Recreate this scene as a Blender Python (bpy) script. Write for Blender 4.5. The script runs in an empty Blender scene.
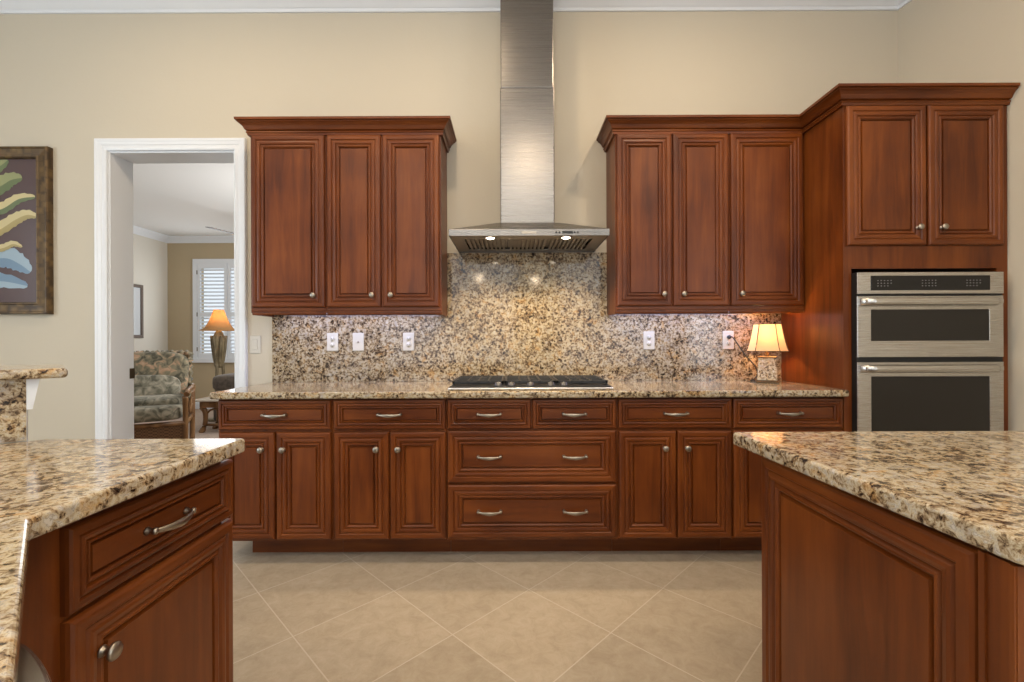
import bpy, math, random
from math import sin, cos, pi, radians
from mathutils import Vector, Matrix

S = bpy.context.scene
COL = S.collection
random.seed(7)

# ------------------------------------------------------------------ camera
F = 465.0            # focal length in pixels of the 1024 px wide frame
H = 1.172            # eye height
cd = bpy.data.cameras.new('camera')
cd.sensor_fit = 'HORIZONTAL'; cd.sensor_width = 36.0
cd.lens = F / 1024.0 * 36.0
cd.clip_start = 0.03; cd.clip_end = 100
cam = bpy.data.objects.new('camera', cd); COL.objects.link(cam)
cam.location = (0, 0, H)
cam.rotation_euler = (pi/2, 0.004, 0)
S.camera = cam

# ------------------------------------------------------------------ world, lights, exposure
S.view_settings.view_transform = 'Standard'
S.view_settings.look = 'None'
S.view_settings.gamma = 1.0
S.view_settings.use_curve_mapping = False
S.view_settings.exposure = 0.0

w = bpy.data.worlds.new('world'); S.world = w; w.use_nodes = True
bg = w.node_tree.nodes['Background']
bg.inputs['Color'].default_value = (0.85, 0.93, 1.0, 1)
bg.inputs['Strength'].default_value = 1.0

def area(name, loc, rot, size, energy, color, size_y=None, shape=None, spread=None):
    l = bpy.data.lights.new(name, 'AREA')
    l.energy = energy; l.color = color; l.size = size
    if size_y: l.shape = 'RECTANGLE'; l.size_y = size_y
    if shape: l.shape = shape
    if spread: l.spread = spread
    o = bpy.data.objects.new(name, l); COL.objects.link(o)
    o.location = loc; o.rotation_euler = rot
    return o

DAY = (0.94, 0.97, 1.0)
WARM = (1.0, 0.77, 0.52)
# flash bounced off the ceiling behind the photographer: the broad soft light of the picture
area('ceiling_bounce', (-0.2, -2.0, 2.1), (pi, 0, 0), 1.6, 115, (1.0, 0.98, 0.95))
# daylight through the windows of the room behind and to the left of the photographer
area('daylight_rear_window', (-1.3, -3.3, 1.75), (radians(90), 0, 0), 2.6, 17, DAY, 2.2)
area('daylight_rear_sidelight', (1.9, -3.3, 1.75), (radians(90), 0, 0), 1.8, 10, DAY, 2.2)
area('daylight_left_window', (-4.95, -0.4, 1.7), (radians(90), 0, radians(-90)), 2.4, 88, (0.78, 0.90, 1.0), 1.9)
area('right_side_fill', (3.05, -1.45, 1.75), (radians(90), 0, radians(98.6)), 1.7, 38, (0.80, 0.90, 1.0), 1.9)  # cool fill added from the right to brighten the door jamb
# recessed ceiling downlights
for i, (x, y, e) in enumerate([(-1.9, 1.9, 12), (-0.35, 1.75, 17), (1.1, 1.85, 17), (-1.6, -0.3, 15), (0.2, -0.3, 15), (1.8, -0.2, 15)]):
    area('downlight', (x, y, 3.415), (0, 0, 0), 0.16, e, WARM, shape='DISK')
# a pair of pendants behind the photographer
for x, y, z in ((-0.56, -2.0, 2.26), (0.40, -2.0, 2.22)):
    l = bpy.data.lights.new('pendant_light', 'POINT'); l.energy = 6; l.color = WARM; l.shadow_soft_size = 0.06
    o = bpy.data.objects.new('pendant_light', l); COL.objects.link(o); o.location = (x, y, z)
# cool fill added under the wall cabinets to tint the backsplash bluish
for x, wd in ((-0.985, 1.0), (1.10, 0.9)):
    area('under_cabinet_fill', (x, 2.885, 1.3445), (0, 0, 0), wd, 3.2, (0.66, 0.68, 1.0), 0.20)
# daylight through the sitting room window, then an added side fill without a window
area('daylight_sitting_room', (-5.1, 8.12, 1.75), (radians(-90), 0, 0), 0.9, 12, (0.95, 0.98, 1.0), 1.5)
area('sitting_room_side_fill', (-2.2, 5.8, 1.9), (radians(90), 0, radians(90)), 2.0, 60, (1.0, 0.99, 0.97), 1.5)

# ------------------------------------------------------------------ mesh helper
class MB:
    def __init__(s): s.v = []; s.f = []; s.m = []; s.s = []
    def add(s, vs, fs, mat=0, smooth=False):
        b = len(s.v); s.v += [tuple(p) for p in vs]
        for f in fs:
            s.f.append([b+i for i in f]); s.m.append(mat); s.s.append(smooth)
        return s
    def box(s, x0, x1, y0, y1, z0, z1, mat=0):
        if x0 > x1: x0, x1 = x1, x0
        if y0 > y1: y0, y1 = y1, y0
        if z0 > z1: z0, z1 = z1, z0
        v = [(x0,y0,z0),(x1,y0,z0),(x1,y1,z0),(x0,y1,z0),(x0,y0,z1),(x1,y0,z1),(x1,y1,z1),(x0,y1,z1)]
        return s.add(v, [(0,3,2,1),(4,5,6,7),(0,1,5,4),(1,2,6,5),(2,3,7,6),(3,0,4,7)], mat)
    def prism(s, poly, z0, z1, mat=0):
        a = sum(poly[i][0]*poly[(i+1)%len(poly)][1]-poly[(i+1)%len(poly)][0]*poly[i][1] for i in range(len(poly)))
        if a < 0: poly = poly[::-1]
        n = len(poly)
        v = [(p[0],p[1],z0) for p in poly] + [(p[0],p[1],z1) for p in poly]
        f = [list(range(n))[::-1], [n+i for i in range(n)]]
        f += [(i,(i+1)%n,n+(i+1)%n,n+i) for i in range(n)]
        return s.add(v, f, mat)
    def loft(s, rings, mat=0, smooth=True, cap=True):
        n = len(rings[0]); v = [p for r in rings for p in r]; f = []
        for k in range(len(rings)-1):
            for i in range(n):
                j = (i+1) % n
                f.append((k*n+i, k*n+j, (k+1)*n+j, (k+1)*n+i))
        s.add(v, f, mat, smooth)
        if cap:
            b = len(s.v) - len(v)
            s.f.append([b+i for i in range(n)][::-1]); s.m.append(mat); s.s.append(False)
            t = b + (len(rings)-1)*n
            s.f.append([t+i for i in range(n)]); s.m.append(mat); s.s.append(False)
        return s
    def lathe(s, prof, c=(0,0,0), axis='z', n=20, mat=0, smooth=True):
        rings = []
        for r, h in prof:
            ring = []
            for i in range(n):
                a = 2*pi*i/n; r_ = max(r, 1e-5)
                if axis == 'z': p = (c[0]+r_*cos(a), c[1]+r_*sin(a), c[2]+h)
                elif axis == 'y': p = (c[0]+r_*cos(a), c[1]+h, c[2]-r_*sin(a))
                else: p = (c[0]+h, c[1]+r_*cos(a), c[2]+r_*sin(a))
                ring.append(p)
            rings.append(ring)
        return s.loft(rings, mat, smooth)
    def tube(s, pts, rad, n=10, mat=0, flat=1.0):
        pts = [Vector(p) for p in pts]; rings = []
        if not isinstance(rad, (list, tuple)): rad = [rad]*len(pts)
        up = Vector((0,0,1))
        for i, p in enumerate(pts):
            a = pts[max(i-1,0)]; b = pts[min(i+1,len(pts)-1)]
            t = (b-a).normalized()
            u = up if abs(t.dot(up)) < 0.95 else Vector((1,0,0))
            sd = t.cross(u).normalized(); uu = sd.cross(t).normalized()
            rings.append([p + sd*rad[i]*cos(2*pi*k/n) + uu*rad[i]*flat*sin(2*pi*k/n) for k in range(n)])
        return s.loft([[tuple(q) for q in r] for r in rings], mat, True)
    def blob(s, c, size, p=0.5, nu=28, nv=16, mat=0, fn=None):
        """rounded cushion (superellipsoid); p small = boxy"""
        def sg(v, e): return math.copysign(abs(v)**e, v)
        rings = []
        for j in range(nv+1):
            b = -pi/2 + pi*j/nv; ring = []
            for i in range(nu):
                a = 2*pi*i/nu
                x = sg(cos(b), p)*sg(cos(a), p); y = sg(cos(b), p)*sg(sin(a), p); z = sg(sin(b), p)
                if fn: x, y, z = fn(x, y, z)
                ring.append((c[0]+x*size[0], c[1]+y*size[1], c[2]+z*size[2]))
            rings.append(ring)
        return s.loft(rings, mat, True)
    def sweep(s, path, prof, side=1, mat=0, caps=True):
        """profile (outward offset, z) mitred along an XY polyline; outward = right of travel when side=1"""
        n = len(path); nrm = []
        for i in range(n-1):
            d = (Vector(path[i+1])-Vector(path[i])).normalized()
            nrm.append(Vector((d.y, -d.x))*side)
        rings = []
        for i in range(n):
            if i == 0: m = nrm[0]
            elif i == n-1: m = nrm[-1]
            else:
                m = nrm[i-1]+nrm[i]; m = m/ (m.dot(nrm[i]))
            rings.append([(path[i][0]+m.x*o, path[i][1]+m.y*o, z) for o, z in prof])
        k = len(prof); v = [p for r in rings for p in r]; f = []
        for i in range(n-1):
            for j in range(k):
                jj = (j+1) % k
                q = (i*k+j, i*k+jj, (i+1)*k+jj, (i+1)*k+j)
                f.append(q if side > 0 else q[::-1])
        if caps:
            f.append(list(range(k))[::-1]); f.append([(n-1)*k+j for j in range(k)])
        return s.add(v, f, mat)
    def panel(s, x0, x1, z0, z1, yf, prof, k=1.0, mh=1, mv=0, mp=0, thick=0.0205):
        """framed door or drawer front facing -Y with its front at yf; prof = (inset, depth) rings"""
        rings = [(0.0, thick)] + [(a*k, b) for a, b in prof]
        base = len(s.v)
        for ins, dep in rings:
            s.v += [(x0+ins, yf+dep, z0+ins), (x1-ins, yf+dep, z0+ins), (x1-ins, yf+dep, z1-ins), (x0+ins, yf+dep, z1-ins)]
        for r in range(len(rings)-1):
            for i in range(4):
                j = (i+1) % 4
                s.f.append([base+r*4+i, base+r*4+j, base+r*4+4+j, base+r*4+4+i])
                s.m.append(mh if i in (0, 2) else mv); s.s.append(False)
        t = base+(len(rings)-1)*4
        s.f.append([t, t+1, t+2, t+3]); s.m.append(mp); s.s.append(False)
        s.f.append([base+3, base+2, base+1, base]); s.m.append(mp); s.s.append(False)
        return s
    def xf(s, M, start=0):
        for i in range(start, len(s.v)): s.v[i] = tuple(M @ Vector(s.v[i]))
        return s

def link(o): COL.objects.link(o); return o

def B(name, mb, mats, parent=None, bevel=None, seg=2, subsurf=0):
    """link mb (world coordinates) as one mesh object"""
    if not isinstance(mats, (list, tuple)): mats = [mats]
    xs = [p[0] for p in mb.v]; ys = [p[1] for p in mb.v]; zs = [p[2] for p in mb.v]
    o0 = Vector(((min(xs)+max(xs))/2, (min(ys)+max(ys))/2, min(zs)))
    me = bpy.data.meshes.new(name)
    me.from_pydata([tuple(Vector(p)-o0) for p in mb.v], [], mb.f)
    for m in mats: me.materials.append(m)
    for p, mi, sm in zip(me.polygons, mb.m, mb.s):
        p.material_index = min(mi, len(mats)-1); p.use_smooth = sm
    me.update()
    o = link(bpy.data.objects.new(name, me))
    if parent:
        o.parent = parent; o.location = o0 - wloc(parent)
    else: o.location = o0
    if bevel:
        b = o.modifiers.new('bevel', 'BEVEL'); b.width = bevel; b.segments = seg
        b.limit_method = 'ANGLE'; b.angle_limit = radians(40)
    if subsurf:
        m = o.modifiers.new('subdivision', 'SUBSURF'); m.levels = subsurf; m.render_levels = subsurf
    return o

def wloc(o):
    p = Vector(o.location)
    while o.parent: o = o.parent; p = p + Vector(o.location)
    return p

def tag(o, label, cat, group=None):
    o['label'] = label; o['category'] = cat
    if group: o['group'] = group
    return o

def thing(name, loc, label, cat, group=None):
    o = link(bpy.data.objects.new(name, None)); o.location = loc; o.empty_display_size = 0.1
    return tag(o, label, cat, group)

def struct(name, mb, mat, parent=None, **k):
    o = B(name, mb, mat, parent, **k)
    if not parent: o['kind'] = 'structure'
    return o

def at(proto, parent, pos, name=None, rotz=0):
    """a copy of a child mesh whose origin (world) goes to pos"""
    c = proto.copy(); link(c)
    if name: c.name = name
    c.parent = parent; c.location = Vector(pos) - wloc(parent)
    c.rotation_euler = (0, 0, rotz)
    return c

# ------------------------------------------------------------------ materials
def mat(name):
    m = bpy.data.materials.new(name); m.use_nodes = True
    nt = m.node_tree; return m, nt, nt.nodes['Principled BSDF']

def P(b, **k):
    names = {'color':'Base Color','rough':'Roughness','metal':'Metallic','coat':'Coat Weight','coatr':'Coat Roughness',
             'spec':'Specular IOR Level','trans':'Transmission Weight','ior':'IOR','alpha':'Alpha','sheen':'Sheen Weight'}
    for a, v in k.items():
        i = b.inputs[names[a]]
        i.default_value = (*v, 1) if a == 'color' else v

def plain(name, color, rough=0.5, metal=0.0, **k):
    m, nt, b = mat(name); P(b, color=color, rough=rough, metal=metal, **k); return m

def N(nt, t, **k):
    n = nt.nodes.new(t)
    for a, v in k.items():
        if a in n.inputs: n.inputs[a].default_value = v
        else: setattr(n, a, v)
    return n

def ramp(nt, fac, stops, interp='LINEAR'):
    r = nt.nodes.new('ShaderNodeValToRGB'); cr = r.color_ramp; cr.interpolation = interp
    while len(cr.elements) < len(stops): cr.elements.new(0.5)
    for e, (p, c) in zip(cr.elements, stops): e.position = p; e.color = (*c, 1)
    nt.links.new(fac, r.inputs['Fac']); return r

def coords(nt, scale=(1,1,1), rnd=True):
    tc = nt.nodes.new('ShaderNodeTexCoord'); mp = nt.nodes.new('ShaderNodeMapping')
    mp.inputs['Scale'].default_value = scale
    src = tc.outputs['Object']
    if rnd:
        oi = nt.nodes.new('ShaderNodeObjectInfo')
        ml = N(nt, 'ShaderNodeMath', operation='MULTIPLY'); ml.inputs[1].default_value = 37.0
        nt.links.new(oi.outputs['Random'], ml.inputs[0])
        ad = N(nt, 'ShaderNodeVectorMath', operation='ADD')
        nt.links.new(src, ad.inputs[0]); nt.links.new(ml.outputs[0], ad.inputs[1]); src = ad.outputs[0]
    nt.links.new(src, mp.inputs['Vector']); return mp.outputs['Vector']

def bump(nt, b, h, strength=0.2, dist=0.002):
    n = N(nt, 'ShaderNodeBump', Strength=strength, Distance=dist)
    nt.links.new(h, n.inputs['Height']); nt.links.new(n.outputs['Normal'], b.inputs['Normal'])

def wood(name, scale, dark, midc, light, rough=0.37, coat=0.08):
    m, nt, b = mat(name)
    v = coords(nt, scale)
    n1 = N(nt, 'ShaderNodeTexNoise', Scale=1.0, Detail=6.0, Roughness=0.6, Distortion=0.6)
    nt.links.new(v, n1.inputs['Vector'])
    v2 = coords(nt, tuple(c*5 for c in scale))
    n2 = N(nt, 'ShaderNodeTexNoise', Scale=1.0, Detail=3.0, Roughness=0.6)
    nt.links.new(v2, n2.inputs['Vector'])
    v3 = coords(nt, (3.2, 3.2, 3.2))
    n3 = N(nt, 'ShaderNodeTexNoise', Scale=1.0, Detail=2.0)
    nt.links.new(v3, n3.inputs['Vector'])
    a = N(nt, 'ShaderNodeMath', operation='MULTIPLY_ADD'); a.inputs[1].default_value = 0.18
    nt.links.new(n2.outputs['Fac'], a.inputs[0]); nt.links.new(n1.outputs['Fac'], a.inputs[2])
    a2 = N(nt, 'ShaderNodeMath', operation='MULTIPLY_ADD'); a2.inputs[1].default_value = 0.5
    nt.links.new(n3.outputs['Fac'], a2.inputs[0]); nt.links.new(a.outputs[0], a2.inputs[2])
    r = ramp(nt, a2.outputs[0], [(0.55, dark), (0.9, midc), (1.2 if False else 1.0, light)])
    sc = N(nt, 'ShaderNodeMapRange'); sc.inputs['From Min'].default_value = 0.50; sc.inputs['From Max'].default_value = 1.18
    nt.links.new(a2.outputs[0], sc.inputs['Value']); nt.links.new(sc.outputs['Result'], r.inputs['Fac'])
    r.color_ramp.elements[0].position = 0.15; r.color_ramp.elements[1].position = 0.5; r.color_ramp.elements[2].position = 0.85
    nt.links.new(r.outputs['Color'], b.inputs['Base Color'])
    P(b, rough=rough, coat=coat, coatr=0.25, spec=0.32)
    return m

CH = ((0.072, 0.0150, 0.0022), (0.134, 0.0315, 0.0042), (0.200, 0.0530, 0.0080))
wood_v = wood('cherry_vertical_grain', (14, 14, 1.3), *CH)
wood_h = wood('cherry_horizontal_grain', (1.3, 1.3, 14), *CH)
rattan = wood('rattan_wood', (12, 12, 3), (0.10, 0.045, 0.016), (0.20, 0.10, 0.04), (0.34, 0.19, 0.08), 0.4)

def granite(name, scale=1.0, rough=0.09, shift=0.0, bright=1.0):
    m, nt, b = mat(name)
    v = coords(nt, (1, 1, 1), rnd=False)
    n1 = N(nt, 'ShaderNodeTexNoise', Scale=74.0*scale, Detail=5.0, Roughness=0.70, Distortion=0.6); nt.links.new(v, n1.inputs['Vector'])
    n2 = N(nt, 'ShaderNodeTexNoise', Scale=17.0*scale, Detail=3.0, Roughness=0.6); nt.links.new(v, n2.inputs['Vector'])
    vo = N(nt, 'ShaderNodeTexVoronoi', Scale=95.0*scale); nt.links.new(v, vo.inputs['Vector'])
    sp = nt.nodes.new('ShaderNodeSeparateColor'); nt.links.new(vo.outputs['Color'], sp.inputs['Color'])
    a = N(nt, 'ShaderNodeMath', operation='MULTIPLY_ADD'); a.inputs[1].default_value = 0.30; a.inputs[2].default_value = -0.15 + shift
    nt.links.new(n2.outputs['Fac'], a.inputs[0])
    c = N(nt, 'ShaderNodeMath', operation='MULTIPLY_ADD'); c.inputs[1].default_value = 0.14
    nt.links.new(sp.outputs['Red'], c.inputs[0]); nt.links.new(a.outputs[0], c.inputs[2])
    d = N(nt, 'ShaderNodeMath', operation='ADD'); nt.links.new(n1.outputs['Fac'], d.inputs[0]); nt.links.new(c.outputs[0], d.inputs[1])
    q = bright
    r = ramp(nt, d.outputs[0], [(0.375, (0.018, 0.013, 0.010)), (0.43, (0.060, 0.038, 0.024)), (0.475, (0.18, 0.118, 0.066)), (0.53, (0.37*q, 0.27*q, 0.155*q)),
                                (0.59, (0.53*q, 0.43*q, 0.28*q)), (0.655, (0.64*q, 0.56*q, 0.42*q)), (0.70, (0.34*q, 0.30*q, 0.25*q)), (0.74, (0.66*q, 0.60*q, 0.50*q))])
    # rusty and grey clouds
    n3 = N(nt, 'ShaderNodeTexNoise', Scale=26.0*scale, Detail=2.0, Distortion=0.5); 
    sh = N(nt, 'ShaderNodeVectorMath', operation='ADD'); sh.inputs[1].default_value = (3.1, 1.7, 5.3)
    nt.links.new(v, sh.inputs[0]); nt.links.new(sh.outputs[0], n3.inputs['Vector'])
    r3 = ramp(nt, n3.outputs['Fac'], [(0.34, (0.72, 0.72, 0.78)), (0.48, (1, 1, 1)), (0.58, (1, 1, 1)), (0.70, (1.0, 0.80, 0.56))])
    mx = nt.nodes.new('ShaderNodeMix'); mx.data_type = 'RGBA'; mx.blend_type = 'MULTIPLY'; mx.inputs[0].default_value = 1.0
    nt.links.new(r.outputs['Color'], mx.inputs[6]); nt.links.new(r3.outputs['Color'], mx.inputs[7])
    nt.links.new(mx.outputs[2], b.inputs['Base Color'])
    P(b, rough=rough, spec=0.5)
    return m
granite_main = granite('granite_counter', 1.0, bright=0.85, shift=-0.015)
granite_splash = granite('granite_backsplash', 0.95, rough=0.08, bright=0.78, shift=-0.035)
granite_island = granite('granite_island', 0.95, bright=0.86, shift=0.0)

def painted(name, color, rough=0.6, b_s=0.08, scale=180):
    m, nt, b = mat(name); P(b, color=color, rough=rough, spec=0.3)
    n = N(nt, 'ShaderNodeTexNoise', Scale=scale*0.35, Detail=3.0)
    nt.links.new(coords(nt, (1,1,1), False), n.inputs['Vector'])
    bump(nt, b, n.outputs['Fac'], b_s, 0.003); return m
wall_paint = painted('cream_wall_paint', (0.560, 0.508, 0.412), 0.7, 0.15)
white_trim = plain('white_trim_paint', (0.75, 0.78, 0.82), 0.35)
ceil_paint = painted('ceiling_paint', (0.74, 0.74, 0.73), 0.8)
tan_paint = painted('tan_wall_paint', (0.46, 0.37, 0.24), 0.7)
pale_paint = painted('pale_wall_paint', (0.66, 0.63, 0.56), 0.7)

def steel_mat(name, scale, rough=0.26, color=(0.58, 0.565, 0.54)):
    m, nt, b = mat(name); P(b, color=color, rough=rough, metal=1.0)
    n = N(nt, 'ShaderNodeTexNoise', Scale=1.0, Detail=4.0)
    nt.links.new(coords(nt, scale, False), n.inputs['Vector'])
    mr = N(nt, 'ShaderNodeMapRange'); mr.inputs['To Min'].default_value = rough-0.06; mr.inputs['To Max'].default_value = rough+0.08
    nt.links.new(n.outputs['Fac'], mr.inputs['Value']); nt.links.new(mr.outputs['Result'], b.inputs['Roughness'])
    bump(nt, b, n.outputs['Fac'], 0.012, 0.0006); return m
steel = steel_mat('brushed_steel', (3, 3, 900))
hood_steel = steel_mat('hood_brushed_steel', (3, 3, 900), 0.26, (0.235, 0.225, 0.215))
steel_dark = steel_mat('filter_steel', (3, 3, 400), 0.38, (0.50, 0.46, 0.41))
nickel = plain('satin_nickel', (0.36, 0.32, 0.27), 0.36, 1.0)
black = plain('black_enamel', (0.012, 0.012, 0.013), 0.35)
iron = plain('cast_iron', (0.02, 0.02, 0.021), 0.5)
gap_black = plain('black_gasket', (0.006, 0.006, 0.006), 0.6)
black_glass = plain('black_oven_glass', (0.016, 0.014, 0.012), 0.05, 0.0, spec=0.5)
display_glass = plain('black_display_glass', (0.008, 0.008, 0.009), 0.05)
key_print = plain('grey_key_print', (0.22, 0.22, 0.22), 0.4)
white_plastic = plain('white_plastic', (0.58, 0.55, 0.48), 0.35)
slot_dark = plain('dark_slot', (0.03, 0.03, 0.03), 0.5)
dark_brass = plain('dark_brass', (0.10, 0.07, 0.04), 0.4, 0.8)

def emit(name, color, strength):
    m, nt, b = mat(name); P(b, color=color, rough=0.5)
    b.inputs['Emission Color'].default_value = (*color, 1); b.inputs['Emission Strength'].default_value = strength
    return m
led = emit('lit_bulb', (1.0, 0.86, 0.66), 14.0)
bulb = emit('lit_lamp_bulb', (1.0, 0.72, 0.40), 5.0)

def shade_mat(name, color, tr=0.6):
    m, nt, b = mat(name); out = nt.nodes['Material Output']
    P(b, color=color, rough=0.8)
    t = nt.nodes.new('ShaderNodeBsdfTranslucent'); t.inputs['Color'].default_value = (*color, 1)
    mx = nt.nodes.new('ShaderNodeMixShader'); mx.inputs[0].default_value = tr
    nt.links.new(b.outputs[0], mx.inputs[1]); nt.links.new(t.outputs[0], mx.inputs[2])
    nt.links.new(mx.outputs[0], out.inputs['Surface']); return m
cream_shade = shade_mat('cream_lamp_shade', (0.74, 0.47, 0.26), 0.20)
amber_shade = shade_mat('amber_lamp_shade', (0.60, 0.32, 0.13), 0.45)

# floor tiles laid on the diagonal
m, nt, b = mat('travertine_floor_tile'); tile = m
geo = nt.nodes.new('ShaderNodeNewGeometry')
sx = nt.nodes.new('ShaderNodeSeparateXYZ'); nt.links.new(geo.outputs['Position'], sx.inputs[0])
DX, DY = 0.634, 0.660
X0, Y0, TILT = 0.392, 2.525, -0.012
def lin(ax, ay, c):
    p = N(nt, 'ShaderNodeMath', operation='MULTIPLY_ADD'); p.inputs[1].default_value = ax; p.inputs[2].default_value = c
    nt.links.new(sx.outputs['X'], p.inputs[0])
    q = N(nt, 'ShaderNodeMath', operation='MULTIPLY_ADD'); q.inputs[1].default_value = ay
    nt.links.new(sx.outputs['Y'], q.inputs[0]); nt.links.new(p.outputs[0], q.inputs[2]); return q.outputs[0]
cells = []; dists = []
for sgn in (1, -1):
    u = lin(1/DX + sgn*TILT/DY, sgn/DY, -(X0/DX + sgn*(Y0 + TILT*X0)/DY) + 20)
    fl = N(nt, 'ShaderNodeMath', operation='FLOOR'); nt.links.new(u, fl.inputs[0]); cells.append(fl.outputs[0])
    fr = N(nt, 'ShaderNodeMath', operation='FRACT'); nt.links.new(u, fr.inputs[0])
    pp = N(nt, 'ShaderNodeMath', operation='PINGPONG'); pp.inputs[1].default_value = 0.5
    nt.links.new(fr.outputs[0], pp.inputs[0]); dists.append(pp.outputs[0])
mn = N(nt, 'ShaderNodeMath', operation='MINIMUM'); nt.links.new(dists[0], mn.inputs[0]); nt.links.new(dists[1], mn.inputs[1])
gr = N(nt, 'ShaderNodeMath', operation='LESS_THAN'); gr.inputs[1].default_value = 0.0050; nt.links.new(mn.outputs[0], gr.inputs[0])
cv = nt.nodes.new('ShaderNodeCombineXYZ'); nt.links.new(cells[0], cv.inputs[0]); nt.links.new(cells[1], cv.inputs[1])
wnz = nt.nodes.new('ShaderNodeTexWhiteNoise'); nt.links.new(cv.outputs[0], wnz.inputs['Vector'])
n1 = N(nt, 'ShaderNodeTexNoise', Scale=14.0, Detail=8.0, Roughness=0.78, Distortion=0.5)
vadd = N(nt, 'ShaderNodeVectorMath', operation='MULTIPLY_ADD'); vadd.inputs[1].default_value = (5, 5, 5)
nt.links.new(wnz.outputs['Color'], vadd.inputs[0]); nt.links.new(geo.outputs['Position'], vadd.inputs[2])
nt.links.new(vadd.outputs[0], n1.inputs['Vector'])
rr = ramp(nt, n1.outputs['Fac'], [(0.3, (0.35, 0.285, 0.207)), (0.5, (0.425, 0.355, 0.267)), (0.72, (0.49, 0.42, 0.333))])
hv = N(nt, 'ShaderNodeHueSaturation'); mv = N(nt, 'ShaderNodeMapRange'); mv.inputs['To Min'].default_value = 0.93; mv.inputs['To Max'].default_value = 1.06
nt.links.new(wnz.outputs['Value'], mv.inputs['Value']); nt.links.new(mv.outputs['Result'], hv.inputs['Value']); nt.links.new(rr.outputs['Color'], hv.inputs['Color'])
mx = nt.nodes.new('ShaderNodeMix'); mx.data_type = 'RGBA'
nt.links.new(gr.outputs[0], mx.inputs[0]); nt.links.new(hv.outputs['Color'], mx.inputs[6]); mx.inputs[7].default_value = (0.54, 0.48, 0.40, 1)
nt.links.new(mx.outputs[2], b.inputs['Base Color']); P(b, rough=0.42, spec=0.4)
bump(nt, b, n1.outputs['Fac'], 0.06, 0.002)

# carpet, fabric
m, nt, b = mat('beige_carpet'); carpet = m
n = N(nt, 'ShaderNodeTexNoise', Scale=60.0, Detail=4.0); nt.links.new(coords(nt, (1,1,1), False), n.inputs['Vector'])
r = ramp(nt, n.outputs['Fac'], [(0.3, (0.36, 0.27, 0.22)), (0.7, (0.50, 0.40, 0.33))]); nt.links.new(r.outputs['Color'], b.inputs['Base Color'])
P(b, rough=0.95); bump(nt, b, n.outputs['Fac'], 0.4, 0.01)
def fabric(name, stops, scale=11.0):
    m, nt, b = mat(name)
    n = N(nt, 'ShaderNodeTexNoise', Scale=scale, Detail=3.0, Distortion=1.2); nt.links.new(coords(nt), n.inputs['Vector'])
    r = ramp(nt, n.outputs['Fac'], stops); nt.links.new(r.outputs['Color'], b.inputs['Base Color'])
    P(b, rough=0.9, sheen=0.2); return m
floral = fabric('floral_upholstery', [(0.33, (0.06, 0.055, 0.035)), (0.44, (0.15, 0.13, 0.085)), (0.54, (0.22, 0.19, 0.12)), (0.64, (0.42, 0.26, 0.16)), (0.74, (0.50, 0.36, 0.24))])
floral_green = fabric('leafy_upholstery', [(0.35, (0.08, 0.075, 0.05)), (0.5, (0.20, 0.185, 0.135)), (0.68, (0.38, 0.34, 0.26))])
brown_fabric = fabric('brown_upholstery', [(0.35, (0.05, 0.035, 0.025)), (0.6, (0.10, 0.075, 0.055))])

# ------------------------------------------------------------------ the setting
YW = 3.027                         # the cooking wall
ZC = 3.43
DL, DR, DT = -2.622, -1.795, 2.418  # doorway
WT = 0.18
def extr_y(poly_xz, y0, y1):
    """prism of an XZ outline between two depths"""
    mb = MB().prism([(x, -z) for x, z in poly_xz], y0, y1)
    mb.v = [(x, z, -y) for x, y, z in mb.v]
    return mb
struct('wall_back', extr_y([(-5.2, 0), (DL, 0), (DL, DT), (DR, DT), (DR, 0), (3.2, 0), (3.2, ZC+0.05), (-5.2, ZC+0.05)], YW, YW+WT), wall_paint)
RW0 = Vector((2.52, YW)); RD = Vector((0.152, -1.0)).normalized(); RN = Vector((RD.y, -RD.x))  # RN points into the room
RN = -RN if RN.x > 0 else RN
def rw(t, off=0): p = RW0 + RD*t + RN*off; return (p.x, p.y)
rwm = MB()
for t0, t1, z0, z1 in ((0, 3.6, 0, ZC+0.05), (5.45, 6.75, 0, ZC+0.05), (3.6, 5.45, 0, 0.75), (3.6, 5.45, 2.75, ZC+0.05)):  # includes an opening cut for the added window
    rwm.prism([rw(t0), rw(t1), rw(t1, -0.15), rw(t0, -0.15)], z0, z1)
struct('wall_right', rwm, wall_paint)
lw = MB()
lw.box(-5.2, -5.05, -3.6, -1.7, 0, ZC); lw.box(-5.2, -5.05, 0.9, YW, 0, ZC); lw.box(-5.2, -5.05, -1.7, 0.9, 0, 0.7); lw.box(-5.2, -5.05, -1.7, 0.9, 2.7, ZC)
struct('wall_left', lw, wall_paint)
rear = MB()
for x0, x1, z0, z1 in [(-5.2, -2.7, 0, ZC), (0.1, 0.9, 0, ZC), (2.9, 3.6, 0, ZC), (-2.7, 0.1, 2.9, ZC), (0.9, 2.9, 2.9, ZC), (-2.7, 0.1, 0, 0.55), (0.9, 2.9, 0, 0.55)]:
    rear.box(x0, x1, -3.6, -3.45, z0, z1)
struct('wall_rear', rear, wall_paint)
def window(name, x0, x1, z0, z1, y, n):
    fr = MB(); t = 0.06
    fr.box(x0, x1, y-0.05, y+0.03, z0, z0+t); fr.box(x0, x1, y-0.05, y+0.03, z1-t, z1)
    for i in range(n+1):
        xx = x0 + (x1-x0-t)*i/n; fr.box(xx, xx+t, y-0.05, y+0.03, z0+t, z1-t)
    return struct(name, fr, white_trim)
window('window_2', -2.7, 0.1, 0.55, 2.9, -3.5, 3)
window('window_3', 0.9, 2.9, 0.55, 2.9, -3.5, 2)
fr = MB()
for yy in (-1.7, -0.42, 0.84): fr.box(-5.15, -5.05, yy, yy+0.06, 0.7, 2.7)
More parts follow.
